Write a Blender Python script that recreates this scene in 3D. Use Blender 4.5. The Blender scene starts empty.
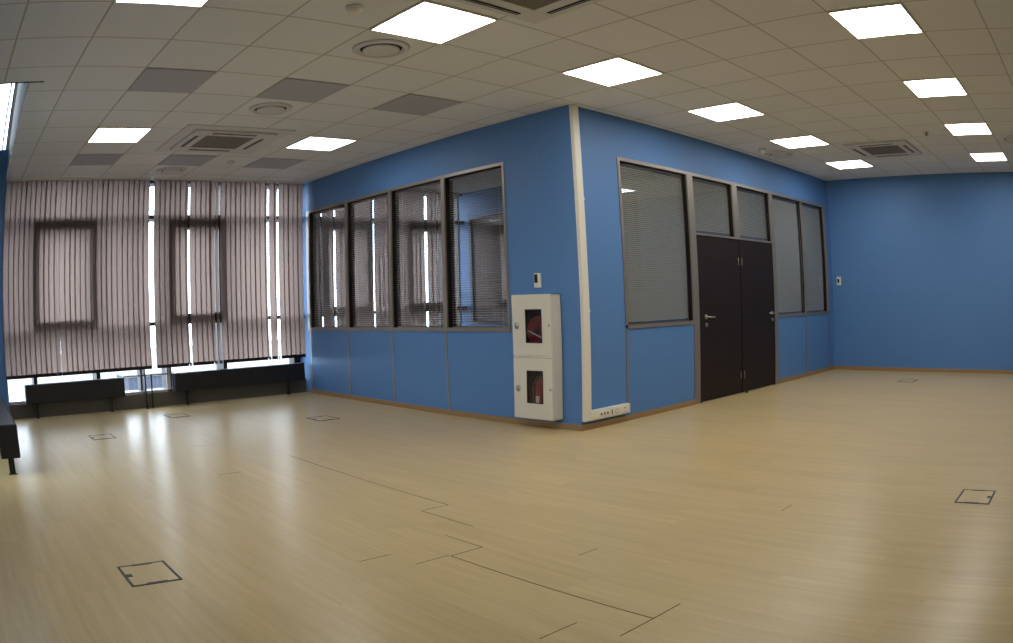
import bpy, bmesh, math, random
from mathutils import Vector, Matrix
random.seed(7)
SC = bpy.context.scene
COL = SC.collection
PI = math.pi
H = 3.005                                    # room height
XF = 6.21                                    # far wall
YB = 5.08                                    # plane of the vertical blinds
YG = 5.46                                    # facade glass
XL, YBACK = -5.55, -8.2
GX, GY, T = -2.6385, -1.2875, 0.6            # ceiling tile grid

# ------------------------------------------------------------------ colour / materials
def lin(c):
    return tuple(((v/255)/12.92 if v/255 <= .04045 else ((v/255+.055)/1.055)**2.4) for v in c)

def new_mat(name):
    m = bpy.data.materials.new(name); m.use_nodes = True
    nt = m.node_tree
    return m, nt, nt.nodes['Principled BSDF'], nt.nodes['Material Output']

def mat(name, rgb, rough=.5, metal=0.0, noise=.06, scale=30.0, bump=0.0, spec=.5, stretch=None):
    """plain surface with a faint procedural mottling"""
    m, nt, b, out = new_mat(name)
    c = lin(rgb)
    tc = nt.nodes.new('ShaderNodeTexCoord')
    n = nt.nodes.new('ShaderNodeTexNoise'); n.inputs['Scale'].default_value = scale; n.inputs['Detail'].default_value = 4
    src = tc.outputs['Object']
    if stretch:
        mp = nt.nodes.new('ShaderNodeMapping'); mp.inputs['Scale'].default_value = stretch
        nt.links.new(src, mp.inputs[0]); src = mp.outputs[0]
    nt.links.new(src, n.inputs['Vector'])
    r = nt.nodes.new('ShaderNodeMapRange')
    r.inputs['To Min'].default_value = 1-noise; r.inputs['To Max'].default_value = 1+noise
    nt.links.new(n.outputs['Fac'], r.inputs['Value'])
    mx = nt.nodes.new('ShaderNodeVectorMath'); mx.operation = 'SCALE'
    mx.inputs[0].default_value = c
    nt.links.new(r.outputs[0], mx.inputs['Scale'])
    nt.links.new(mx.outputs[0], b.inputs['Base Color'])
    b.inputs['Roughness'].default_value = rough
    b.inputs['Metallic'].default_value = metal
    b.inputs['Specular IOR Level'].default_value = spec
    if bump:
        bp = nt.nodes.new('ShaderNodeBump'); bp.inputs['Strength'].default_value = bump; bp.inputs['Distance'].default_value = .002
        nt.links.new(n.outputs['Fac'], bp.inputs['Height']); nt.links.new(bp.outputs[0], b.inputs['Normal'])
    return m

def mth(nt, op, a, b=None, c=None):
    n = nt.nodes.new('ShaderNodeMath'); n.operation = op
    for i, v in enumerate((a, b, c)):
        if v is None: continue
        if isinstance(v, (int, float)): n.inputs[i].default_value = v
        else: nt.links.new(v, n.inputs[i])
    return n.outputs[0]

def ceiling_mat():
    m, nt, b, out = new_mat('mineral_tile_ceiling')
    tc = nt.nodes.new('ShaderNodeTexCoord')
    sx = nt.nodes.new('ShaderNodeSeparateXYZ'); nt.links.new(tc.outputs['Object'], sx.inputs[0])
    def edge(o, off):
        f = mth(nt, 'FRACT', mth(nt, 'DIVIDE', mth(nt, 'SUBTRACT', o, off), T))
        d = mth(nt, 'MULTIPLY', mth(nt, 'MINIMUM', f, mth(nt, 'SUBTRACT', 1.0, f)), T)
        return d
    d = mth(nt, 'MINIMUM', edge(sx.outputs[0], GX), edge(sx.outputs[1], GY))
    mr = nt.nodes.new('ShaderNodeMapRange'); mr.inputs['From Min'].default_value = .004; mr.inputs['From Max'].default_value = .010
    nt.links.new(d, mr.inputs['Value'])
    n = nt.nodes.new('ShaderNodeTexNoise'); n.inputs['Scale'].default_value = 260; n.inputs['Detail'].default_value = 3
    nt.links.new(tc.outputs['Object'], n.inputs['Vector'])
    # each tile a shade of its own
    cmb = nt.nodes.new('ShaderNodeCombineXYZ')
    nt.links.new(mth(nt, 'FLOOR', mth(nt, 'DIVIDE', mth(nt, 'SUBTRACT', sx.outputs[0], GX), T)), cmb.inputs[0])
    nt.links.new(mth(nt, 'FLOOR', mth(nt, 'DIVIDE', mth(nt, 'SUBTRACT', sx.outputs[1], GY), T)), cmb.inputs[1])
    wn = nt.nodes.new('ShaderNodeTexWhiteNoise'); wn.noise_dimensions = '2D'; nt.links.new(cmb.outputs[0], wn.inputs['Vector'])
    sc = mth(nt, 'ADD', mth(nt, 'MULTIPLY', n.outputs['Fac'], .10), mth(nt, 'ADD', mth(nt, 'MULTIPLY', wn.outputs['Value'], .05), .905))
    v = nt.nodes.new('ShaderNodeVectorMath'); v.operation = 'SCALE'; v.inputs[0].default_value = lin((224, 227, 233))
    nt.links.new(sc, v.inputs['Scale'])
    mx = nt.nodes.new('ShaderNodeMix'); mx.data_type = 'RGBA'
    nt.links.new(mr.outputs[0], mx.inputs['Factor'])
    mx.inputs['A'].default_value = (*lin((178, 175, 168)), 1)
    nt.links.new(v.outputs[0], mx.inputs['B'])
    nt.links.new(mx.outputs['Result'], b.inputs['Base Color'])
    bp = nt.nodes.new('ShaderNodeBump'); bp.inputs['Strength'].default_value = .5; bp.inputs['Distance'].default_value = .004
    nt.links.new(mr.outputs[0], bp.inputs['Height']); nt.links.new(bp.outputs[0], b.inputs['Normal'])
    b.inputs['Roughness'].default_value = .75; b.inputs['Specular IOR Level'].default_value = .3
    return m

def floor_mat(tint=1.0):
    m, nt, b, out = new_mat('light_laminate')
    tc = nt.nodes.new('ShaderNodeTexCoord')
    sx = nt.nodes.new('ShaderNodeSeparateXYZ'); nt.links.new(tc.outputs['Object'], sx.inputs[0])
    W_, L_ = .199, 1.29
    fx = mth(nt, 'DIVIDE', mth(nt, 'SUBTRACT', sx.outputs[0], -2.452), W_)
    ix = mth(nt, 'FLOOR', fx)
    off = nt.nodes.new('ShaderNodeTexWhiteNoise'); off.noise_dimensions = '1D'; nt.links.new(ix, off.inputs['W'])
    fy = mth(nt, 'ADD', mth(nt, 'DIVIDE', sx.outputs[1], L_), off.outputs['Value'])
    iy = mth(nt, 'FLOOR', fy)
    cmb = nt.nodes.new('ShaderNodeCombineXYZ'); nt.links.new(ix, cmb.inputs[0]); nt.links.new(iy, cmb.inputs[1])
    wn = nt.nodes.new('ShaderNodeTexWhiteNoise'); wn.noise_dimensions = '2D'; nt.links.new(cmb.outputs[0], wn.inputs['Vector'])
    # grain along y, shifted per plank
    cc = nt.nodes.new('ShaderNodeCombineXYZ')
    nt.links.new(mth(nt, 'MULTIPLY', sx.outputs[0], 21.0), cc.inputs[0])
    nt.links.new(mth(nt, 'ADD', mth(nt, 'MULTIPLY', sx.outputs[1], .9), mth(nt, 'MULTIPLY', wn.outputs['Value'], 37.0)), cc.inputs[1])
    n1 = nt.nodes.new('ShaderNodeTexNoise'); n1.inputs['Scale'].default_value = 1.0; n1.inputs['Detail'].default_value = 5; n1.inputs['Roughness'].default_value = .6
    nt.links.new(cc.outputs[0], n1.inputs['Vector'])
    cc2 = nt.nodes.new('ShaderNodeCombineXYZ')
    nt.links.new(mth(nt, 'MULTIPLY', sx.outputs[0], 95.0), cc2.inputs[0])
    nt.links.new(mth(nt, 'MULTIPLY', sx.outputs[1], 4.0), cc2.inputs[1])
    n2 = nt.nodes.new('ShaderNodeTexNoise'); n2.inputs['Scale'].default_value = 1.0; n2.inputs['Detail'].default_value = 3
    nt.links.new(cc2.outputs[0], n2.inputs['Vector'])
    g = mth(nt, 'ADD', mth(nt, 'MULTIPLY', n1.outputs['Fac'], .75), mth(nt, 'MULTIPLY', n2.outputs['Fac'], .25))
    cr = nt.nodes.new('ShaderNodeValToRGB')
    cr.color_ramp.elements[0].position = .28; cr.color_ramp.elements[0].color = (*lin(FLOOR_DARK), 1)
    cr.color_ramp.elements[1].position = .70; cr.color_ramp.elements[1].color = (*lin(FLOOR_LIGHT), 1)
    nt.links.new(g, cr.inputs[0])
    v = nt.nodes.new('ShaderNodeVectorMath'); v.operation = 'SCALE'
    nt.links.new(cr.outputs[0], v.inputs[0])
    nt.links.new(mth(nt, 'ADD', mth(nt, 'MULTIPLY', wn.outputs['Value'], .07), .965), v.inputs['Scale'])
    nt.links.new(v.outputs[0], b.inputs['Base Color'])
    rr = nt.nodes.new('ShaderNodeMapRange'); rr.inputs['To Min'].default_value = .26; rr.inputs['To Max'].default_value = .32
    nt.links.new(g, rr.inputs['Value']); nt.links.new(rr.outputs[0], b.inputs['Roughness'])
    bp = nt.nodes.new('ShaderNodeBump'); bp.inputs['Strength'].default_value = .08; bp.inputs['Distance'].default_value = .002
    nt.links.new(g, bp.inputs['Height']); nt.links.new(bp.outputs[0], b.inputs['Normal'])
    b.inputs['Specular IOR Level'].default_value = .25
    return m

def glass_mat(name, tint=(.86, .88, .90), ior=1.52):
    m = bpy.data.materials.new(name); m.use_nodes = True; nt = m.node_tree; nt.nodes.clear()
    out = nt.nodes.new('ShaderNodeOutputMaterial')
    tr = nt.nodes.new('ShaderNodeBsdfTransparent'); tr.inputs[0].default_value = (*tint, 1)
    gl = nt.nodes.new('ShaderNodeBsdfGlossy'); gl.inputs['Roughness'].default_value = .0; gl.inputs[0].default_value = (.95, .97, 1, 1)
    fr = nt.nodes.new('ShaderNodeFresnel')
    ge = nt.nodes.new('ShaderNodeNewGeometry')          # same reflectance from either face of the pane
    nt.links.new(mth(nt, 'ADD', ior, mth(nt, 'MULTIPLY', ge.outputs['Backfacing'], 1/ior-ior)), fr.inputs[0])
    mx = nt.nodes.new('ShaderNodeMixShader')
    nt.links.new(fr.outputs[0], mx.inputs[0]); nt.links.new(tr.outputs[0], mx.inputs[1]); nt.links.new(gl.outputs[0], mx.inputs[2])
    nt.links.new(mx.outputs[0], out.inputs[0])
    return m

def fabric_mat(name, rgb, trans, tw):
    """woven blind fabric: reflects a little and lets daylight through"""
    m = bpy.data.materials.new(name); m.use_nodes = True; nt = m.node_tree; nt.nodes.clear()
    out = nt.nodes.new('ShaderNodeOutputMaterial')
    tc = nt.nodes.new('ShaderNodeTexCoord')
    n = nt.nodes.new('ShaderNodeTexNoise'); n.inputs['Scale'].default_value = 70; n.inputs['Detail'].default_value = 3
    nt.links.new(tc.outputs['Object'], n.inputs['Vector'])
    r = nt.nodes.new('ShaderNodeMapRange'); r.inputs['To Min'].default_value = .96; r.inputs['To Max'].default_value = 1.04
    nt.links.new(n.outputs['Fac'], r.inputs['Value'])
    def col(c):
        v = nt.nodes.new('ShaderNodeVectorMath'); v.operation = 'SCALE'; v.inputs[0].default_value = lin(c)
        nt.links.new(r.outputs[0], v.inputs['Scale']); return v.outputs[0]
    d = nt.nodes.new('ShaderNodeBsdfDiffuse'); nt.links.new(col(rgb), d.inputs[0])
    t = nt.nodes.new('ShaderNodeBsdfTranslucent'); nt.links.new(col(trans), t.inputs[0])
    mx = nt.nodes.new('ShaderNodeMixShader'); mx.inputs[0].default_value = tw
    nt.links.new(d.outputs[0], mx.inputs[1]); nt.links.new(t.outputs[0], mx.inputs[2]); nt.links.new(mx.outputs[0], out.inputs[0])
    return m

def emit_mat(name, col, s):
    m = bpy.data.materials.new(name); m.use_nodes = True; nt = m.node_tree; nt.nodes.clear()
    out = nt.nodes.new('ShaderNodeOutputMaterial'); e = nt.nodes.new('ShaderNodeEmission')
    e.inputs[0].default_value = (*col, 1); e.inputs[1].default_value = s
    nt.links.new(e.outputs[0], out.inputs[0]); return m

# ---- tunables
FLOOR_DARK, FLOOR_LIGHT = (184, 160, 110), (205, 183, 136)
PANEL_L = 14.8
WORLD_L = 9.0
BLUE = (85, 130, 186)

M = dict(
    blue=mat('blue_wall_paint', BLUE, .55, noise=.03, scale=12, bump=.15),
    white=mat('white_painted_steel', (226, 218, 200), .42, noise=.02),
    plastic=mat('white_plastic', (232, 226, 210), .4, noise=.02),
    alu=mat('bronze_grey_aluminium', (150, 142, 134), .42, metal=.55, noise=.05, stretch=(4, 4, 60)),
    wenge=mat('dark_wenge_veneer', (36, 25, 21), .5, noise=.35, scale=6, stretch=(14, 14, 1), spec=.25),
    jamb=mat('dark_door_jamb', (34, 26, 26), .5, noise=.1, spec=.25),
    chrome=mat('brushed_chrome', (176, 174, 168), .32, metal=1, noise=.03),
    black=mat('black_enamel', (24, 22, 23), .45, noise=.1),
    blackplastic=mat('black_plastic', (18, 18, 20), .3, noise=.05),
    seam=mat('dark_joint', (84, 46, 26), .8),
    skirt=mat('wood_skirting', (156, 124, 84), .45, noise=.15, scale=8, stretch=(3, 3, 30)),
    plinth=mat('grey_brown_plinth', (84, 78, 68), .6, noise=.08),
    frame=mat('dark_facade_frame', (44, 40, 42), .5, noise=.05),
    lightframe=mat('pale_facade_frame', (190, 188, 190), .45, noise=.03),
    ceil=ceiling_mat(),
    floor=floor_mat(),
    tile=mat('grey_ceiling_tile', (172, 174, 188), .8, noise=.10, scale=300),
    duct=mat('white_diffuser_plastic', (206, 206, 208), .5, noise=.02),
    slot=mat('black_slot', (22, 20, 18), .8),
    grille=mat('grey_air_filter_grille', (112, 106, 98), .7, noise=.15, scale=200),
    glass=glass_mat('partition_glass'),
    clear=glass_mat('facade_glass', (.93, .95, .97)),
    vane=fabric_mat('mauve_blind_fabric', (120, 104, 100), (146, 126, 118), .6),
    slat=mat('grey_blind_slat', (212, 204, 182), .45, noise=.04),
    fascia=mat('silver_grey_fascia', (96, 95, 100), .6, noise=.04, spec=.1),
    panel=emit_mat('lit_diffuser', (1.0, .985, .96), PANEL_L),
    red=mat('red_hose', (150, 20, 44), .5, noise=.2, scale=60),
    redpaint=mat('red_extinguisher_paint', (150, 24, 20), .35, noise=.05),
    hosewhite=mat('white_hose_strap', (230, 225, 215), .5),
    brown=mat('brown_hose', (120, 84, 50), .6, noise=.2),
    concrete=mat('grey_ground', (124, 124, 122), .9, noise=.08, scale=2),
    facade=mat('blue_grey_cladding', (56, 62, 78), .8, noise=.05, scale=1),
    inner=mat('cabinet_shade_and_hub', (34, 18, 20), .8, noise=.1),
    dimglass=glass_mat('cabinet_glass', (.86, .84, .84)),
)

# ------------------------------------------------------------------ mesh building
class MB:
    def __init__(self): self.bm = bmesh.new()
    def box(self, x0, x1, y0, y1, z0, z1, bev=0.0, rot=None):
        bm = bmesh.new()
        bmesh.ops.create_cube(bm, size=1)
        bmesh.ops.scale(bm, vec=(x1-x0, y1-y0, z1-z0), verts=bm.verts)
        if bev: bmesh.ops.bevel(bm, geom=bm.edges[:], offset=bev, segments=2, affect='EDGES', profile=.6)
        c = Vector(((x0+x1)/2, (y0+y1)/2, (z0+z1)/2))
        if rot: bmesh.ops.rotate(bm, cent=(0, 0, 0), matrix=rot, verts=bm.verts)
        bmesh.ops.translate(bm, vec=c, verts=bm.verts)
        self.join(bm); return self
    def join(self, bm):
        me = bpy.data.meshes.new('tmp'); bm.to_mesh(me); bm.free(); self.bm.from_mesh(me); bpy.data.meshes.remove(me)
    def lathe(self, prof, c, axis='z', seg=40, caps=True):
        """prof: list of (radius, height) revolved about an axis through c"""
        bm = bmesh.new(); rings = []
        for r, h in prof:
            ring = []
            for k in range(seg):
                a = 2*PI*k/seg
                p = (r*math.cos(a), r*math.sin(a), h)
                if axis == 'x': p = (p[2], p[0], p[1])
                if axis == 'y': p = (p[1], p[2], p[0])
                ring.append(bm.verts.new(Vector(p)+Vector(c)))
            rings.append(ring)
        for a, b in zip(rings, rings[1:]):
            for k in range(seg):
                bm.faces.new((a[k], a[(k+1) % seg], b[(k+1) % seg], b[k]))
        if caps:
            bm.faces.new(rings[0][::-1]); bm.faces.new(rings[-1])
        for f in bm.faces: f.smooth = seg > 8
        bmesh.ops.recalc_face_normals(bm, faces=bm.faces)
        self.join(bm); return self
    def cyl(self, r, p, q, seg=20):
        p, q = Vector(p), Vector(q); d = q-p
        bm = bmesh.new()
        bmesh.ops.create_cone(bm, cap_ends=True, segments=seg, radius1=r, radius2=r, depth=d.length)
        for f in bm.faces: f.smooth = len(f.verts) == 4
        bmesh.ops.rotate(bm, cent=(0, 0, 0), matrix=d.to_track_quat('Z', 'Y').to_matrix(), verts=bm.verts)
        bmesh.ops.translate(bm, vec=(p+q)/2, verts=bm.verts)
        self.join(bm); return self
    def ball(self, r, c, sc=(1, 1, 1), seg=20):
        bm = bmesh.new(); bmesh.ops.create_uvsphere(bm, u_segments=seg, v_segments=seg//2, radius=r)
        for f in bm.faces: f.smooth = True
        bmesh.ops.scale(bm, vec=sc, verts=bm.verts); bmesh.ops.translate(bm, vec=c, verts=bm.verts)
        self.join(bm); return self
    def poly(self, pts, z0, z1):
        """prism over an outline in xy"""
        bm = bmesh.new()
        a = [bm.verts.new((x, y, z0)) for x, y in pts]; b = [bm.verts.new((x, y, z1)) for x, y in pts]
        n = len(pts)
        bm.faces.new(a[::-1]); bm.faces.new(b)
        for k in range(n): bm.faces.new((a[k], a[(k+1) % n], b[(k+1) % n], b[k]))
        bmesh.ops.recalc_face_normals(bm, faces=bm.faces)
        self.join(bm); return self
    def ring(self, x0, x1, y0, y1, z0, z1, w, bev=0.0):
        """rectangular border lying in xy"""
        self.box(x0, x1, y0, y0+w, z0, z1, bev); self.box(x0, x1, y1-w, y1, z0, z1, bev)
        self.box(x0, x0+w, y0+w, y1-w, z0, z1, bev); self.box(x1-w, x1, y0+w, y1-w, z0, z1, bev); return self
    def build(self, name, m, parent=None, loc=None):
        me = bpy.data.meshes.new(name); self.bm.to_mesh(me); self.bm.free()
        me.materials.append(m)
        o = bpy.data.objects.new(name, me); COL.objects.link(o)
        if loc: o.location = loc
        if parent: o.parent = parent
        return o

def box(*a, **k): return MB().box(*a, **k)

def tag(o, label=None, cat=None, group=None, kind=None):
    if label: o['label'] = label
    if cat: o['category'] = cat
    if group: o['group'] = group
    if kind: o['kind'] = kind
    return o
def thing(name, label, cat, loc=(0, 0, 0), group=None, rz=0):
    o = bpy.data.objects.new(name, None); COL.objects.link(o); o.location = loc; o.rotation_euler = (0, 0, rz)
    o.empty_display_size = .1
    return tag(o, label, cat, group)
KIDS = {}
def copy_tree(o, parent=None):
    c = o.copy(); COL.objects.link(c)
    if parent is not None: c.parent = parent
    for ch in [x for x in COL.objects if x.parent is o]: copy_tree(ch, c)
    return c
def struct(o, label, cat=None): return tag(o, label, cat, kind='structure')

# ------------------------------------------------------------------ the room shell
X1, YW = XF+.12, YG+.12
struct(box(XL-.2, X1+2.2, YBACK-.2, YG+.06, -.12, 0).build('floor', M['floor']), 'light oak laminate floor across the whole empty office', 'floor')
# opened joints between planks, part of the floor
fl = bpy.data.objects['floor']
sm = MB()
def seam(x0, y0, x1, y1, w=.003):
    if abs(x1-x0) < abs(y1-y0): sm.box((x0+x1)/2-w/2, (x0+x1)/2+w/2, min(y0, y1), max(y0, y1), .0002, .0009)
    else: sm.box(min(x0, x1), max(x0, x1), (y0+y1)/2-w/2, (y0+y1)/2+w/2, .0002, .0009)
for s in [(-2.452, .95, -2.452, .0, .005), (-2.452, 0, -2.452, -1.137, .004), (-2.65, -1.14, -2.452, -1.137, .003), (-2.65, -1.14, -2.65, -1.60, .004),
          (-2.86, -1.627, -2.86, -1.915, .004), (-3.056, -1.915, -2.86, -1.915, .004), (-3.056, -1.915, -3.056, -3.11, .005),
          (-3.254, -3.11, -2.88, -3.11, .0045), (-3.44, -1.70, -3.254, -1.70, .0035), (-3.254, -1.90, -3.056, -1.90, .003),
          (-3.45, -2.90, -3.254, -2.90, .004), (-2.655, -2.365, -2.52, -2.365, .003), (-1.49, -2.85, -1.355, -2.85, .004),
          (-3.056, 1.9, -2.86, 1.9, .003), (-3.254, .6, -3.056, .6, .003), (.02, 1.33, .02, 1.87, .008)]: seam(*s)
sm.build('joint', M['seam'], fl)

SLOT = [(-4.79, .87), (-4.68, 5.06)]         # inner edge of the ceiling slot on the left
c = MB()
c.poly([(XL-.2, YBACK-.2), (X1, YBACK-.2), (X1, .87), (XL-.2, .87)], H, H+.06)
c.poly([SLOT[0], (X1, .87), (X1, YG+.06), (-4.68, YG+.06), SLOT[1]], H, H+.06)
c.poly([(XL-.2, .87), (-5.3, .87), (-5.3, YG+.06), (XL-.2, YG+.06)], H, H+.06)
struct(c.build('ceiling', M['ceil']), 'suspended ceiling of square mineral tiles', 'ceiling')
# the tall void above the slot
struct(MB().poly([SLOT[0], (-4.70, .87), (-4.60, 5.06), SLOT[1]], H+.06, 4.95).build('trim_1', M['fascia']), 'silver grey fascia of the ceiling slot at far left', 'fascia')
e = struct(MB().box(-4.80, -4.66, .855, .869, H-.006, H+.0).box(-5.32, -4.80, .855, .869, H-.006, H+.0).build('trim_2', M['slot']), 'thin dark edge strip across the near end of the ceiling slot', 'trim')
struct(MB().box(-5.36, -5.3, .87, 5.06, H+.06, 4.95).box(-5.36, -4.6, .80, .87, H+.06, 4.95).box(-5.36, -4.6, .80, 5.4, 4.95, 5.0).build('wall_slot', M['white']), 'pale walls of the void above the ceiling slot', 'wall')

# walls
w = MB()
w.box(0, .12, 0, .93, 0, H).box(0, .12, .93, 5.06, 2.575, H).box(0, .12, .93, 5.06, 0, .895).box(0, .12, 5.06, YG+.05, 0, H)
struct(w.build('wall_center', M['blue']), 'blue glazed partition wall running from the white trunking corner to the window blinds', 'wall')
w = MB()
w.box(.12, .66, 0, .12, 0, H).box(.66, 6.0, 0, .12, 2.575, H).box(.66, 1.95, 0, .12, 0, .895).box(4.03, 6.0, 0, .12, 0, .895).box(6.0, XF, 0, .12, 0, H)
struct(w.build('wall_right', M['blue']), 'blue glazed partition wall with the two dark doors', 'wall')
struct(box(XF, X1, YBACK, YG+.05, 0, H).build('wall_far', M['blue']), 'plain blue wall closing the far right of the office', 'wall')
struct(box(XL-.15, X1, YBACK-.15, YBACK, 0, H).build('wall_back', M['blue']), 'blue wall behind the viewer', 'wall')
w = MB()
w.box(XL-.15, XL, YBACK, .9, 0, H).box(XL-.15, XL, .9, 2.3, 0, .5).box(XL-.15, XL, .9, 2.3, 1.9, H).box(XL-.15, XL, 2.3, YG+.05, 0, H)
struct(w.build('wall_left', M['blue']), 'blue wall along the left side', 'wall')
struct(box(XL, -4.66, 5.10, YG+.12, 0, 3.42).build('wall_pier', M['blue']), 'narrow blue wall pier at far left beside the blinds', 'wall')
struct(MB().box(-4.66, 0, 5.215, YG+.15, 0, .185).build('wall_window', M['plinth']), 'low grey brown plinth under the tall windows', 'plinth')
struct(MB().box(.12, XF, 5.215, YG+.15, 0, .185).build('wall_window_inner', M['plinth']), 'low plinth under the windows of the glazed rooms', 'plinth')

# inner cross wall between the two glazed rooms
w = MB()
w.box(3.05, 3.15, .12, 1.6, 0, H).box(3.05, 3.15, 1.6, 5.08, 2.56, H).box(3.05, 3.15, 1.6, 5.08, 0, .84).box(3.05, 3.15, 5.08, YG+.05, 0, H)
struct(w.build('wall_inner', M['blue']), 'blue cross wall inside the glazed rooms', 'wall')

# skirtings
struct(MB().box(-.014, 0, -.014, 5.1, 0, .055, .003).build('baseboard_center', M['skirt']), 'wood skirting below the fire cabinet wall', 'skirting')
struct(MB().box(0, 1.95, -.014, 0, 0, .055, .003).box(4.03, XF, -.014, 0, 0, .055, .003).build('baseboard_right', M['skirt']), 'wood skirting on both sides of the dark doors', 'skirting')
struct(MB().box(XF-.014, XF, YBACK, -.014, 0, .055, .003).build('baseboard_far', M['skirt']), 'wood skirting along the far blue wall', 'skirting')

# ------------------------------------------------------------------ facade windows
def facade(name, x0, x1, sash, label, y=YG, z0=.185, z1=H-.0, trans=(2.50, 1.09), jw=.02):
    f = MB()
    d0, d1 = y-.23, y+.05
    f.box(x0, x0+.02, d0, d1, z0, z1).box(x1-jw, x1, d0+.12, d1, z0, z1).box(x0, x1, d0, d1, z1-.04, z1)
    for z in trans: f.box(x0+.02, x1-.02, d0-.06, d1, z-.026, z+.026)
    for a, b in sash:
        for xx in (a, b): f.box(xx-.03, xx+.03, d0, d1, z0, z1-.04)
        w_ = .105
        f.box(a-.01, b+.01, d0-.112, d0+.10, 2.47-w_-.03, 2.47).box(a-.01, b+.01, d0-.112, d0+.10, 1.10, 1.10+w_)
        f.box(a-.01, a-.01+w_, d0-.112, d0+.10, 1.10, 2.47).box(b+.01-w_, b+.01, d0-.112, d0+.10, 1.10, 2.47)
    o = struct(f.build(name, M['frame']), label, 'window')
    r = MB().box(x0, x1, d0+.05, d1, z0, z0+.03, .004)
    r.build('bottom_rail', M['lightframe'], o)
    MB().box(x0+.01, x1-.01, y-.004, y+.004, z0+.03, z1-.02).build('pane', M['clear'], o)
    return o
facade('window_1', -4.66, -2.56, [(-4.20, -3.24)], 'tall window behind the left vertical blind')
w2 = facade('window_2', -2.56, 0, [(-2.17, -1.30)], 'tall window behind the right vertical blind', jw=.11)
MB().box(-2.225, -2.17, YG-.26, YG-.225, .215, .50, .004).build('lit_mullion_strip', M['lightframe'], w2)  # pale strip paints the daylight falling on the dark mullion
facade('window_3', .12, 3.05, [(.30, 1.15), (1.80, 2.62)], 'tall window at the back of the glazed room')
facade('window_4', 3.15, XF, [(3.6, 4.5), (5.0, 5.9)], 'tall window of the far glazed room')
f = MB().box(-5.3, -5.26, 5.07, 5.15, 3.42, 4.95).box(-4.735, -4.66, 5.07, 5.15, 3.42, 4.95).box(-4.80, -4.775, 5.07, 5.15, 3.42, 4.95).box(-5.3, -4.66, 5.07, 5.15, 3.42, 3.45)
o = struct(f.build('window_5', M['lightframe']), 'bright high window seen through the ceiling slot at far left', 'window')
MB().box(-5.28, -4.70, 5.105, 5.112, 3.44, 4.94).build('pane', M['clear'], o)

f = MB().box(XL-.12, XL-.02, .9, 2.3, .5, .55).box(XL-.12, XL-.02, .9, 2.3, 1.85, 1.9)  # added opening out of view, sized to throw daylight on the lower partition
for y in (.9, 1.57, 2.25): f.box(XL-.12, XL-.02, y, y+.05, .55, 1.85)
o = struct(f.build('added_window', M['frame']), 'added unseen window in the left wall, lets in extra daylight', 'window')
MB().box(XL-.08, XL-.072, .95, 2.25, .55, 1.85).build('pane', M['clear'], o)

# ------------------------------------------------------------------ glazed partitions
def prt(axis, u0, u1, d0, d1, z0, z1):
    """box on a partition: u along the wall, d into the wall (negative = towards the office)"""
    return (d0, d1, u0, u1, z0, z1) if axis == 'y' else (u0, u1, d0, d1, z0, z1)
def venetian(label, axis, u0, u1, z0, z1, d, tilt, pitch, group, off=0.0, sw=.0128):
    loc = (off+d, (u0+u1)/2, z1) if axis == 'y' else ((u0+u1)/2, off+d, z1)
    r = thing('venetian_blind', label, 'blind', loc, group)
    hw, hh = (u1-u0)/2-.012, z1-z0
    MB().box(*prt(axis, -hw, hw, -.014, .014, -.028, -.002), .002).build('headrail', M['alu'], r)
    MB().box(*prt(axis, -hw, hw, -.012, .012, -hh+.004, -hh+.018), .002).build('bottom_rail', M['alu'], r)
    s = MB(); z = -.045
    sg = 1
    while z > -hh+.03:
        rot = Matrix.Rotation(tilt, 3, 'Y' if axis == 'y' else 'X')
        s.box(*prt(axis, -hw, hw, -sw, sw, z-.0006, z+.0006), rot=rot); z -= pitch
    s.build('slats', M['slat'], r)
    for q in (-.72, .72):
        MB().box(*prt(axis, q*hw-.001, q*hw+.001, -.001, .001, -hh+.01, -.02)).build('cord', M['plastic'], r)
    return r

# left face (x = 0)
posts = [(.915, .948), (1.87, 1.925), (2.895, 2.945), (3.92, 3.97), (4.985, 5.06)]
f = MB(); rv = MB()
f.box(-.008, .012, .915, 5.06, 2.545, 2.578).box(-.010, .012, .915, 5.06, .888, .925)
for a, b in posts: f.box(-.009, .012, a, b, .925, 2.545)
for y in (1.90, 2.92, 3.945, 5.0): f.box(-.005, .0, y-.013, y+.013, .055, .888)
o = struct(f.build('window_7', M['alu']), 'four pane glazed strip in the partition left of the fire cabinet', 'window')
for a, b in posts: rv.box(.012, .115, a, b, .90, 2.57)
rv.box(.012, .115, .915, 5.06, 2.545, 2.575).box(.012, .115, .915, 5.06, .895, .915)
rv.build('reveal', M['jamb'], o)
panes_l = [(.948, 1.87), (1.925, 2.895), (2.945, 3.92), (3.97, 4.985)]
for a, b in panes_l: MB().box(.036, .042, a, b, .915, 2.545).build('pane', M['glass'], o)
lab = ['open venetian blind in the pane nearest the fire cabinet', 'open venetian blind in the second pane left of the fire cabinet',
       'open venetian blind in the third pane left of the fire cabinet', 'open venetian blind in the pane nearest the window blinds']
for (a, b), l in zip(panes_l, lab): venetian(l, 'y', a, b, .92, 2.54, .066, math.radians(-4), .025, 'venetian blinds in the left partition')

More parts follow.
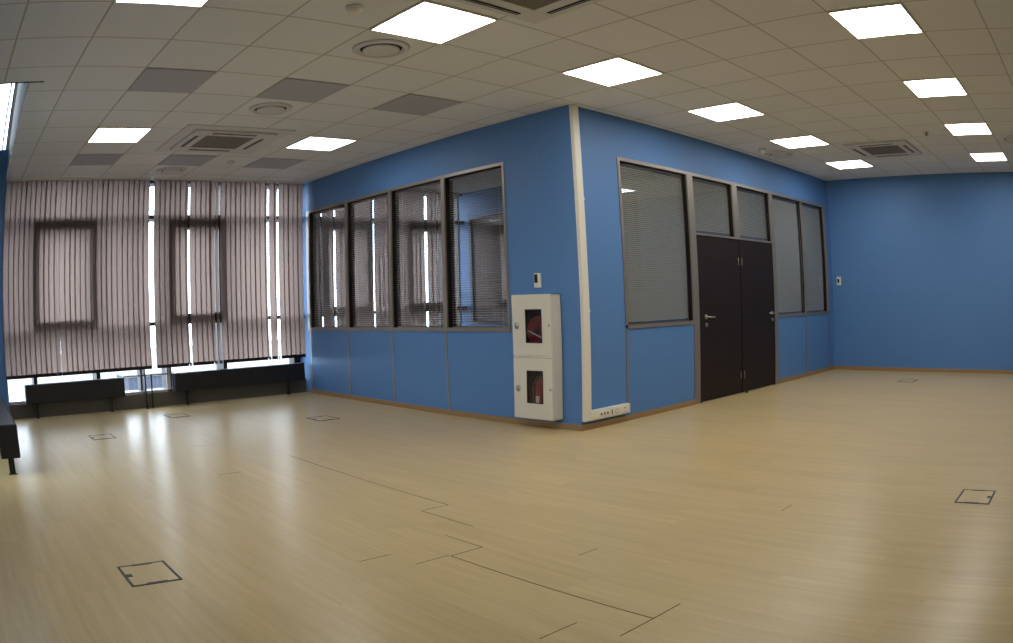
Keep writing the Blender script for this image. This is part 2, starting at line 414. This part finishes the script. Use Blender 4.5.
# right face (y = 0)
f = MB(); rv = MB()
rp = [(.655, .692), (1.90, 2.015), (2.925, 3.05), (3.96, 4.055), (5.035, 5.075), (5.94, 6.01)]
f.box(.655, 6.01, -.008, .012, 2.543, 2.578)
for i, (a, b) in enumerate(rp):
    f.box(a, b, -.009, .012, {0: .925, 2: 1.895, 4: .925, 5: .925}.get(i, .0), 2.543)
f.box(.692, 1.90, -.010, .012, .888, .925).box(4.055, 5.94, -.010, .012, .888, .925)
f.box(2.015, 3.96, -.009, .012, 1.872, 1.895)
f.box(.660, .686, -.005, 0, .17, .888).box(5.045, 5.068, -.005, 0, .055, .888).box(5.965, 5.985, -.005, 0, .055, .888)
o = struct(f.build('window_8', M['alu']), 'five pane glazed strip around and above the two dark doors', 'window')
for i, (a, b) in enumerate(rp): rv.box(a, b, .012, .034 if i == 4 else .115, {2: 1.89}.get(i, .90), 2.57)
rv.box(.655, 6.01, .012, .115, 2.545, 2.575).box(.692, 1.9, .012, .115, .895, .915).box(4.055, 5.94, .012, .115, .895, .915).box(2.015, 3.96, .012, .115, 1.872, 1.895)
rv.build('reveal', M['jamb'], o)
panes_r = [(.692, 1.90, .915, 'large closed venetian blind in the wide pane left of the doors', 46, .0205),
           (2.015, 2.925, 1.90, 'small closed venetian blind in the transom above the left door', 46, .0205),
           (3.05, 3.96, 1.90, 'small closed venetian blind in the transom above the right door', 46, .0205),
           (4.055, 5.035, .915, 'closed venetian blind in the pane right beside the right door', 56, .0205),
           (5.075, 5.94, .915, 'closed venetian blind in the pane next to the far corner', 56, .0205)]
for a, b, z, l, t_, p_ in panes_r:
    MB().box(a, b, .036, .042, z, 2.545).build('pane', M['glass'], o)
    venetian(l, 'x', a, b, z+.005, 2.54, .066, math.radians(t_), p_, 'venetian blinds in the right partition', sw=.0128)

# inner glazed wall
f = MB().box(3.035, 3.06, 5.03, 5.08, .84, 2.56).box(3.035, 3.06, 1.6, 5.03, 2.525, 2.56).box(3.035, 3.06, 1.6, 5.03, .84, .875).box(3.035, 3.06, 3.3, 3.35, .875, 2.525).box(3.035, 3.06, 1.6, 1.65, .875, 2.525)
o = struct(f.build('window_9', M['frame']), 'glazed strip in the cross wall inside the glazed rooms', 'window')
MB().box(3.09, 3.096, 1.65, 5.03, .875, 2.525).build('pane', M['glass'], o)
venetian('open venetian blind on the cross wall inside the glazed rooms', 'y', 3.35, 5.03, .875, 2.525, .03, math.radians(5), .025, None, off=3.10)

# ------------------------------------------------------------------ doors
def door(name, x0, x1, hx, lever, label, hinge_x):
    d = struct(box(x0, x1, .004, .046, .008, 1.868, .002).build(name, M['wenge']), label, 'door')
    h = MB().lathe([(.0, -.012), (.024, -.012), (.026, -.008), (.026, .004), (.0, .004)], (hx, 0, .955), 'y', 24, caps=False).build('handle', M['chrome'], d)
    if lever:
        MB().cyl(.009, (hx, -.05, .955), (hx, 0, .955)).cyl(.0085, (hx-.006, -.05, .955), (hx+.125, -.05, .950)).ball(.0085, (hx+.125, -.05, .950)).build('lever', M['chrome'], h)
    else:
        MB().cyl(.009, (hx, -.05, .955), (hx, 0, .955)).cyl(.0085, (hx+.006, -.05, .955), (hx-.02, -.05, .955)).cyl(.0085, (hx-.02, -.05, .955), (hx-.10, -.012, .953)).build('lever', M['chrome'], h)
    MB().lathe([(.0, -.012), (.022, -.012), (.024, -.008), (.024, .004), (.0, .004)], (hx+.006, 0, .865), 'y', 24, caps=False).box(hx+.003, hx+.009, -.016, -.008, .853, .877).build('lock_rose', M['chrome'], d)
    for z in (.22, 1.60):
        MB().cyl(.0055, (hinge_x, -.003, z-.045), (hinge_x, -.003, z+.045)).build('hinge', M['alu'], d)
door('door_1', 2.06, 3.024, 2.165, True, 'dark wenge door on the left with lever handle', 2.985)
door('door_2', 3.040, 3.955, 3.885, False, 'dark wenge door on the right, handle at its right edge', 3.075)
struct(MB().box(2.015, 2.057, -.004, .06, 0, 1.872).box(3.956, 3.962, -.002, .06, 0, 1.872).box(3.026, 3.038, .012, .06, 0, 1.872).box(2.015, 3.96, .05, .115, 0, .0075).build('trim_3', M['jamb']), 'dark door jamb around the two doors', 'door jamb')
MB_ = thing('door_stop', 'small dark floor stop at the meeting point of the doors', 'door stop', (3.05, -.05, 0))
MB().lathe([(0, 0), (.018, 0), (.018, .012), (.012, .03), (0, .034)], (0, 0, 0), 'z', 20, caps=False).build('rubber_stop', M['black'], MB_)

# ------------------------------------------------------------------ vertical blinds
def vane_mesh(t0, t1, ztop, zbot, W_=.096, n=14):
    bm = bmesh.new(); rows = []
    for k in range(n+1):
        s = k/n; z = ztop+(zbot-ztop)*s; a = math.radians(t0+(t1-t0)*s)
        row = []
        for j in range(5):
            u = (j/4-.5)*W_; bow = .0012*(1-(2*u/W_)**2)
            row.append(bm.verts.new((u*math.cos(a)-bow*math.sin(a), u*math.sin(a)+bow*math.cos(a), z)))
        rows.append(row)
    for a, b in zip(rows, rows[1:]):
        for j in range(4):
            f = bm.faces.new((a[j], b[j], b[j+1], a[j+1])); f.smooth = True
    m = MB(); m.join(bm); return m
def vertical_blind(label, x0, x1, gaps, base, group, pitch=.0762, zbot=.535, parts=True, tall=True):
    r = thing('vertical_blind', label, 'blind', (x0, YB, H), group)
    L = x1-x0
    MB().box(0, L, -.022, .022, -.017, -.001, .004).build('headrail', M['plastic' if parts else 'alu'], r)
    n = int(round((L-.02)/pitch)); ch = MB(); proto = None
    rnd = random.Random(int(x0*100)+500)
    for i in range(n):
        x = .045+i*(L-.09)/(n-1); xa = x0+x
        g = [v for v in gaps if abs(v[0]-xa) <= pitch*.5]
        if g:
            v = vane_mesh(g[0][1], g[0][2], -.016, zbot-H).build('vane', M['vane'], r, (x-(g[0][3] if len(g[0]) > 3 else .020), 0, 0))
        else:
            a = base+rnd.uniform(-1.2, 1.2)
            if proto is None: proto = v = vane_mesh(base, base, -.016, zbot-H).build('vane', M['vane'], r, (x, 0, 0)); 
            else:
                v = proto.copy(); COL.objects.link(v); v.parent = r; v.location = (x+rnd.uniform(-.004, .004), 0, 0); v.rotation_euler = (0, 0, math.radians(a-base))
        aa = math.radians(g[0][2] if g else base); 
        ch.box(x-.042, x+.042, -.005, .005, zbot-H-.022, zbot-H+.022, rot=Matrix.Rotation(aa, 3, 'Z'))
    ch.cyl(.0022, (.04, -.006, zbot-H-.012), (L-.04, -.006, zbot-H-.012), 8).cyl(.0022, (.04, .006, zbot-H-.012), (L-.04, .006, zbot-H-.012), 8)
    ch.build('weight_chain', M['jamb'], r)
    return r
vertical_blind('left mauve vertical blind, closed, from the blue pier to the bright gap', -4.665, -2.475, [(-3.86, -3, 36, .006)], -3, 'mauve vertical blinds at the office windows')
vertical_blind('right mauve vertical blind with bright slits between turned vanes', -2.40, -.060,
               [(-1.86, 42, 54), (-1.40, 40, 42), (-1.50, -10, 46), (-.68, 40, 46), (-.47, 30, 58)], -3, 'mauve vertical blinds at the office windows')
vertical_blind('mauve vertical blind seen through the glazed partition left of the fire cabinet', .122, 2.74,
               [(.25, 44, 46), (.44, 46, 52), (.67, 38, 46), (1.2, 32, 40), (1.6, 44, 47), (2.16, 50, 60), (2.4, 42, 45)], -14, None)
vertical_blind('mauve vertical blind in the far room behind the cross wall glazing', 3.152, 6.1, [(3.197, -35, -35, 0)], -14, None)

# ------------------------------------------------------------------ convectors and pipes
def convector(label, L, loc, legs, rz=0, h0=.19, h1=.43, dp=.12, top='frame'):
    r = thing('convector_heater', label, 'heater', loc, 'long black convector heaters', rz)
    b = MB().box(0, L, -dp/2, dp/2, h0, h1, .006)
    b.build('casing', M['black'], r)
    g = MB()
    n = int(L/.02)
    for k in range(n): g.box(.02+k*.02, .032+k*.02, -dp/2+.02, dp/2-.02, h1-.001, h1+.003)
    g.build('top_grille', M[top], r)
    MB().box(.01, L-.01, -dp/2-.004, -dp/2+.001, h0+.01, h1-.012, .002).build('front_panel', M['black'], r)
    for x in legs:
        MB().box(x-.008, x+.008, -.03, .03, .005, h0+.01, .002).box(x-.018, x+.018, -.045, .045, 0, .006, .001).build('leg', M['black'], r)
    return r
convector('long black convector heater under the left vertical blind', 1.49, (-4.39, 5.135, 0), (.17, 1.29))
convector('long black convector heater under the right vertical blind', 2.06, (-2.15, 5.135, 0), (.19, 1.80))
convector('black convector heater on legs cut off by the left edge of the photo', 2.3, (-4.90, 1.40, 0), (.04, 2.2), PI/2, .135, .405, .19, 'chrome')  # chrome top stands in for the window reflected on the heater
r = thing('heating_pipes', 'two dark heating pipes rising between the convectors below the bright gap', 'pipe', (-2.54, 5.10, 0))
MB().cyl(.012, (-.045, 0, 0), (-.045, 0, .445)).build('riser', M['black'], r)
MB().cyl(.012, (.045, 0, 0), (.045, 0, .445)).build('riser', M['black'], r)
MB().cyl(.008, (-.36, 0, .437), (.30, 0, .432)).build('crossbar', M['black'], r)

# ------------------------------------------------------------------ ceiling fittings
def tc(i, j): return (GX+T*(i+.5), GY+T*(j+.5), H)
lp = thing('ceiling_light', '', 'ceiling light', (0, 0, H))
MB().ring(-.297, .297, -.297, .297, -.012, 0, .012, .001).build('frame', M['white'], lp)
MB().box(-.285, .285, -.285, .285, -.009, -.001).build('diffuser', M['panel'], lp)
vis = [((-3, 0), 'lit square ceiling panel cut off by the top edge, above the dark grey ceiling tile'),
       ((0, 0), 'largest lit ceiling panel, between the big round diffuser and the cut off air conditioner'),
       ((3, 0), 'lit ceiling panel hanging just in front of the white trunking corner'),
       ((6, 0), 'lit ceiling panel above the wide blinded pane left of the doors'),
       ((9, 0), 'lit ceiling panel above the two dark doors, beside a small round diffuser'),
       ((12, 0), 'smallest lit ceiling panel in the far corner left of the air conditioner'),
       ((3, -4), 'large lit ceiling panel at top right, nearest of the right hand row'),
       ((6, -4), 'second nearest lit ceiling panel of the right hand row'),
       ((9, -4), 'third lit ceiling panel of the right hand row, right of the air conditioner'),
       ((12, -4), 'lit ceiling panel of the right hand row closest to the far blue wall'),
       ((-2, 6), 'lit ceiling panel above the left vertical blind'),
       ((2, 6), 'lit ceiling panel beside the partition glazing, right of the air conditioner')]
first = True
def put_light(ij, label, group):
    global first
    o = lp if first else copy_tree(lp); first = False
    o.location = tc(*ij); o['label'] = label; o['group'] = group
for ij, l in vis: put_light(ij, l, 'lit ceiling panels')
for ij in [(0, -4)]:
    put_light(ij, 'lit ceiling panel out of the photo above and behind the viewer', 'lit ceiling panels behind the viewer')

for ij, l in [((-2, 3), 'dark grey ceiling tile, leftmost of the near row of three'), ((0, 3), 'dark grey ceiling tile in the middle of the near row'),
              ((2, 3), 'dark grey ceiling tile nearest the blue partition'), ((-2, 8), 'dark grey ceiling tile above the left vertical blind'),
              ((0, 8), 'dark grey ceiling tile between the air conditioner and the right vertical blind'), ((2, 8), 'dark grey ceiling tile in the corner by partition and right blind')]:
    t_ = MB().box(-.294, .294, -.294, .294, -.008, -.001, .002).build('ceiling_tile', M['tile'], None, tc(*ij))
    tag(t_, l, 'ceiling tile', 'dark grey ceiling tiles', 'thing')

dp = thing('ceiling_diffuser', '', 'air diffuser', (0, 0, H), 'round ceiling diffusers')
MB().lathe([(.150, -.004), (.160, -.020), (.178, -.022), (.198, -.012), (.204, 0), (.150, 0)], (0, 0, 0), 'z', 48, caps=False).build('outer_ring', M['duct'], dp)
MB().lathe([(0, -.004), (.152, -.004), (.152, -.001), (0, -.001)], (0, 0, 0), 'z', 48, caps=False).build('throat', M['slot'], dp)
MB().lathe([(0, -.030), (.112, -.028), (.132, -.020), (.130, -.014), (0, -.012)], (0, 0, 0), 'z', 48, caps=False).cyl(.02, (0, 0, -.014), (0, 0, -.001)).build('centre_disc', M['duct'], dp)
for k, (ij, l) in enumerate([((0, 1), 'large round ceiling diffuser beside the largest lit panel'), ((0, 4), 'round ceiling diffuser next to the middle dark grey tile'),
              ((0, 9), 'round ceiling diffuser close above the right vertical blind'), ((10, 1), 'round ceiling diffuser above the dark doors'),
              ((10, -5), 'round ceiling diffuser at the right edge of the photo')]):
    o = dp if k == 0 else copy_tree(dp); o.location = tc(*ij); o['label'] = l

ac = thing('ceiling_air_conditioner', '', 'air conditioner', (0, 0, H), 'ceiling cassette air conditioners')
p = MB().ring(-.46, .46, -.46, .46, -.030, -.0005, .18, .006)
p.build('panel', M['duct'], ac)
MB().box(-.285, .285, -.285, .285, -.022, -.004).build('filter_grille', M['grille'], ac)
for k in range(4):
    s = MB().box(-.25, .25, .362, .398, -.034, -.0285, .001)
    sl = s.build('air_slot', M['slot'], ac); sl.rotation_euler = (0, 0, k*PI/2)
    fl_ = MB().box(-.25, .25, .378, .381, -.036, -.033).build('louver', M['duct'], sl)
for k, (xy, l) in enumerate([((-2.30, 2.735), 'ceiling cassette air conditioner above the right vertical blind'), ((3.93, -1.88), 'ceiling cassette air conditioner near the far blue wall'),
              ((-2.305, -1.867), 'ceiling cassette air conditioner cut off by the top edge of the photo')]):
    o = ac if k == 0 else copy_tree(ac); o.location = (*xy, H); o['label'] = l
ad = thing('mounting_frame', 'thin white mounting frame around the air conditioner above the blinds', 'frame', (-2.30, 2.735, H))
MB().ring(-.60, .60, -.60, .60, -.010, 0, .13, .002).build('border', M['duct'], ad)

def detector(name, label, cat, xy, prof, m, group=None, base=None):
    r = thing(name, label, cat, (*xy, H), group)
    MB().lathe(prof, (0, 0, 0), 'z', 28, caps=False).build('body', m, r)
    MB().lathe([(0, 0), (base, 0), (base, -.008), (0, -.008)], (0, 0, 0), 'z', 28, caps=False).build('base', M['duct'], r)
    return r
detector('smoke_detector', 'white smoke detector left of the largest lit panel', 'smoke detector', tc(-1, 0)[:2], [(0, -.05), (.03, -.048), (.042, -.034), (.05, -.008), (.05, 0)], M['plastic'], None, .056)
detector('smoke_detector', 'small smoke detector between the air conditioner and the right blind', 'smoke detector', tc(1, 8)[:2], [(0, -.04), (.02, -.038), (.032, -.026), (.036, -.008), (.036, 0)], M['duct'], None, .05)
detector('smoke_detector', 'white smoke detector above the partition left of the small diffuser', 'smoke detector', (3.23, -.345), [(0, -.05), (.03, -.048), (.042, -.034), (.05, -.008), (.05, 0)], M['plastic'], None, .056)
detector('ceiling_sprinkler', 'small dark sprinkler head above the far right air conditioner', 'sprinkler', (3.14, -2.745), [(0, -.04), (.022, -.038), (.022, -.034), (.008, -.03), (.01, -.008), (.01, 0)], M['grille'], None, .035)
r = thing('ceiling_hook', 'small white hook hanging from the ceiling above the bright gap', 'hook', (-2.44, 4.93, H))
MB().box(-.02, .02, -.012, .012, -.008, 0, .002).build('plate', M['plastic'], r)
MB().cyl(.005, (0, 0, -.06), (0, 0, -.005)).cyl(.004, (0, 0, -.06), (.03, -.012, -.03)).build('stem', M['plastic'], r)

# ------------------------------------------------------------------ fire hose cabinet (left face, near the corner)
r = thing('fire_hose_cabinet', 'white two door fire hose cabinet on the blue partition', 'fire cabinet', (-.002, .495, .09))
D, W2, HC = .13, .255, 1.145
cb = MB()
cb.box(-.004, 0, -W2, W2, 0, HC).box(-D+.006, 0, -W2, -W2+.006, 0, HC).box(-D+.006, 0, W2-.006, W2, 0, HC)
cb.box(-D+.006, 0, -W2, W2, 0, .006).box(-D+.006, 0, -W2, W2, HC-.006, HC).box(-D+.006, -.004, -W2+.006, W2-.006, .57, .588)
cb.build('body', M['white'], r)
li = MB()
li.box(-.0055, -.0042, -W2+.007, W2-.007, .007, HC-.007)
for y_ in (-W2+.0065, W2-.0078): li.box(-D+.008, -.0055, y_, y_+.0013, .007, HC-.007)
for z_ in (.0065, .5675, .5885, HC-.0078): li.box(-D+.008, -.0055, -W2+.008, W2-.008, z_, z_+.0013)
li.build('shade_lining', M['inner'], r)  # dark sheets paint in the shade inside the closed cabinet
for z0, z1, wz in ((.008, .568, .150), (.590, HC-.004, .705)):
    wy0, wy1, wh = -.135, .078, .305        # window in the door
    dm = MB()
    yL, yR = -W2+.006, W2-.004
    for bx in ((yL, wy0, z0, z1), (wy1, yR, z0, z1), (wy0, wy1, z0, wz), (wy0, wy1, wz+wh, z1)):
        dm.box(-D-.004, -D+.005, bx[0], bx[1], bx[2], bx[3])
    d = dm.build('door', M['white'], r)
    MB().box(-D-.001, -D+.002, wy0, wy1, wz, wz+wh).build('window_glass', M['dimglass'], d)
    g = MB()
    for bx in ((wy0, wy0+.008, wz, wz+wh), (wy1-.008, wy1, wz, wz+wh), (wy0, wy1, wz, wz+.008), (wy0, wy1, wz+wh-.008, wz+wh)):
        g.box(-D-.006, -D-.003, *bx)
    g.build('window_gasket', M['blackplastic'], d)
    zc = (z0+z1)/2-.005
    MB().lathe([(0, -.010), (.012, -.010), (.020, -.006), (.030, -.004), (.030, 0)], (-D-.004, .195, zc), 'x', 28, caps=False).box(-D-.020, -D-.012, .178, .212, zc-.005, zc+.005, .002).build('turn_handle', M['chrome'], d)
    MB().lathe([(0, -.006), (.011, -.005), (.013, 0)], (-D-.004, -.225, zc+.004), 'x', 20, caps=False).build('lock', M['chrome'], d)
# what hangs inside
r = thing('fire_hose', 'coiled dark red fire hose behind the upper cabinet window', 'fire hose', (-.065, .47, .90))
h = MB()
for k, rad in enumerate((.045, .065, .085, .105, .125)):
    bm = bmesh.new()
    seg, ms = 40, 10
    vs = [[bm.verts.new((.018*math.sin(2*PI*b/ms)*1.6, (rad+.010*math.cos(2*PI*b/ms))*math.cos(2*PI*a/seg), (rad+.010*math.cos(2*PI*b/ms))*math.sin(2*PI*a/seg))) for b in range(ms)] for a in range(seg)]
    for a in range(seg):
        for b in range(ms): bm.faces.new((vs[a][b], vs[(a+1) % seg][b], vs[(a+1) % seg][(b+1) % ms], vs[a][(b+1) % ms])).smooth = True
    bmesh.ops.recalc_face_normals(bm, faces=bm.faces); h.join(bm)
h.build('coil', M['red'], r)
MB().lathe([(0, -.03), (.036, -.03), (.036, .03), (0, .03)], (0, 0, 0), 'x', 24, caps=False).build('hub', M['inner'], r)
MB().cyl(.006, (-.045, .10, .005), (-.045, -.13, -.075), 10).build('strap', M['hosewhite'], r)
r = thing('fire_extinguisher', 'dark red fire extinguisher behind the lower cabinet window', 'fire extinguisher', (-.065, .455, .099))
MB().lathe([(0, 0), (.050, 0), (.053, .012), (.053, .30), (.040, .345), (.018, .365), (.018, .385), (0, .385)], (0, 0, 0), 'z', 32, caps=False).build('cylinder_body', M['redpaint'], r)
MB().box(-.012, .012, -.055, .03, .385, .40, .002).box(-.010, .010, -.060, .01, .408, .418, .002).cyl(.012, (0, 0, .38), (0, 0, .41)).build('valve_handle', M['black'], r)
MB().cyl(.009, (-.02, .03, .385), (-.045, .062, .30), 12).cyl(.009, (-.045, .062, .30), (-.045, .062, .12), 12).build('hose', M['brown'], r)
MB().box(-.0545, -.046, -.022, .022, .13, .21).build('label_plate', M['hosewhite'], r)

# ------------------------------------------------------------------ trunking, sockets, thermostats
r = thing('cable_trunking', 'tall white cable trunking on the blue wall corner from ceiling to floor', 'cable trunking', (.0, 0, .085))
MB().box(0, .085, -.040, 0, 0, H-.085, .003).build('duct', M['plastic'], r)
MB().box(.008, .077, -.043, -.038, .10, H-.09, .002).build('cover', M['plastic'], r)
for z in (.98, 2.0): MB().box(-.001, .087, -.0445, .0, z, z+.025, .001).build('cover_joint', M['plastic'], r)
r = thing('socket_trunking', 'short white horizontal trunking with sockets beside the corner', 'socket strip', (.085, 0, .085))
MB().box(0, .568, -.050, 0, 0, .092, .004).build('duct', M['plastic'], r)
MB().box(.03, .55, -.054, -.048, .016, .076, .002).build('face_plate', M['plastic'], r)
for x in (.122, .168, .213):
    s = MB().box(x-.020, x+.020, -.058, -.052, .026, .070, .002).build('socket', M['plastic'], r)
    MB().box(x-.010, x+.010, -.0595, -.057, .036, .056, .001).build('socket_hole', M['black'], s)
s = MB().box(.262, .292, -.058, -.052, .020, .074, .002).build('data_jack', M['plastic'], r)
MB().box(.270, .284, -.0595, -.057, .026, .068, .001).build('jack_hole', M['black'], s)
s = MB().box(.315, .380, -.058, -.052, .020, .074, .002).build('power_socket', M['plastic'], r)
MB().lathe([(.019, -.002), (.022, -.002), (.022, .002), (.019, .002)], (.348, -.058, .047), 'y', 28, caps=False).build('socket_rim', M['grille'], s)
s = MB().box(.43, .51, -.058, -.052, .020, .074, .002).build('blank_plate', M['plastic'], r)
MB().box(.455, .485, -.0590, -.057, .060, .066).build('plate_mark', M['grille'], s)

def thermostat(label, loc, rz, disp):
    r = thing('wall_thermostat', label, 'thermostat', loc, 'wall thermostats', rz)
    MB().box(-.038, .038, -.026, 0, 0, .135, .006).build('housing', M['plastic'], r)
    MB().box(*disp[:2], -.0285, -.025, *disp[2:], .001).build('display', M['blackplastic'], r)
    MB().box(-.012, .012, -.029, -.025, .012, .022, .001).build('button', M['duct'], r)
thermostat('white thermostat with black display above the fire cabinet', (0, .512, 1.297), -PI/2, (-.030, .012, .045, .125))
thermostat('white thermostat on the far blue wall beside the corner', (XF, -.125, 1.325), -PI/2, (-.024, .012, .040, .100))

# ------------------------------------------------------------------ floor boxes
fb = thing('floor_box', '', 'floor box', (0, 0, 0), 'square floor boxes')
MB().ring(-.133, .133, -.155, .155, 0, .003, .014, .0006).build('frame', M['frame'], fb)
lid = MB().box(-.118, .118, -.140, .140, 0, .0022).build('lid', M['floor'], fb)
MB().box(-.122, -.088, -.020, .020, .0015, .0038, .0006).build('handle', M['black'], lid)
for y in (-.143, .143): MB().box(-.05, .06, y-.012, y+.012, .001, .0034, .0006).build('hinge_tab', M['frame'], lid)
for k, (x, y, a, l) in enumerate([(-4.405, -1.325, 0, 'floor box at lower left, nearest and largest in the photo'),
        (-.837, -3.99, PI/2, 'floor box at the right side of the office floor'),
        (-3.69, 3.0, 0, 'floor box before the left convector heater'), (-2.455, 4.07, 0, 'floor box before the right convector heater, below the bright gap'),
        (-1.165, 2.66, 0, 'floor box beside the low partition panels'), (4.95, -1.76, PI/2, 'floor box far off near the blue end wall')]):
    o = fb if k == 0 else copy_tree(fb)
    o.location = (x, y, 0); o.rotation_euler = (0, 0, a if k else 0); o['label'] = l

# ------------------------------------------------------------------ outside
struct(box(-90, 90, -60, 120, -4.3, -4.0).build('ground', M['concrete']), 'ground outside the windows', 'ground')
r = thing('outside_hut', 'blue grey hut far outside, seen below the bright gap between the blinds', 'building', (5.55, 34, -4))
MB().box(-1.3, 1.3, 0, 3, 0, 2.15).build('walls', M['facade'], r)
MB().box(-1.4, 1.4, -.1, 3.1, 2.15, 2.3).build('roof', M['concrete'], r)

# the facade is not quite square to the partition
PIV = Vector((0, YB, 0)); AF = math.radians(1.8); RZ = Matrix.Rotation(AF, 4, 'Z')
for o in list(COL.objects):
    if o.parent is None and (o.name in ('window_1', 'window_2', 'wall_window', 'wall_pier', 'vertical_blind', 'vertical_blind.001', 'convector_heater', 'convector_heater.001', 'heating_pipes')):
        o.matrix_world = Matrix.Translation(PIV) @ RZ @ Matrix.Translation(-PIV) @ Matrix.Translation(o.location)

# ------------------------------------------------------------------ daylight
wd = bpy.data.worlds.new('overcast'); SC.world = wd; wd.use_nodes = True
bg = wd.node_tree.nodes['Background']; bg.inputs[0].default_value = (.80, .91, 1.0, 1); bg.inputs[1].default_value = WORLD_L

# ------------------------------------------------------------------ camera (wide fisheye of a site camera)
cx, cy, yaw, pit, rol = -5.19630, -4.66168, .85569, -.04268, -.033676
F = Vector((math.cos(pit)*math.cos(yaw), math.cos(pit)*math.sin(yaw), math.sin(pit)))
R = Vector((math.sin(yaw), -math.cos(yaw), 0)); U = R.cross(F)
R2 = math.cos(rol)*R+math.sin(rol)*U; U2 = -math.sin(rol)*R+math.cos(rol)*U
cd = bpy.data.cameras.new('camera'); co = bpy.data.objects.new('camera', cd); COL.objects.link(co)
co.matrix_world = Matrix(((R2.x, U2.x, -F.x, cx), (R2.y, U2.y, -F.y, cy), (R2.z, U2.z, -F.z, 1.1814), (0, 0, 0, 1)))
cd.type = 'PANO'; cd.panorama_type = 'FISHEYE_LENS_POLYNOMIAL'
cd.sensor_fit = 'HORIZONTAL'; cd.sensor_width = 36
k_ = 1013/36/600
cd.fisheye_polynomial_k0 = 0
cd.fisheye_polynomial_k1 = -.73046977*k_
cd.fisheye_polynomial_k2 = -.22741703*k_**2
cd.fisheye_polynomial_k3 = .34553163*k_**3
cd.fisheye_polynomial_k4 = -.26591321*k_**4
cd.fisheye_fov = math.radians(170)
cd.shift_x = (1013/2-482.858)/1013
cd.shift_y = (336.028-643/2)/643
cd.clip_start = .02
SC.camera = co

SC.view_settings.view_transform = 'Standard'; SC.view_settings.look = 'None'
SC.view_settings.exposure = 0; SC.view_settings.gamma = 1; SC.view_settings.use_curve_mapping = False
SC.cycles.use_denoising = True
SC.cycles.max_bounces = 10; SC.cycles.transparent_max_bounces = 24
SC.cycles.sample_clamp_indirect = 8
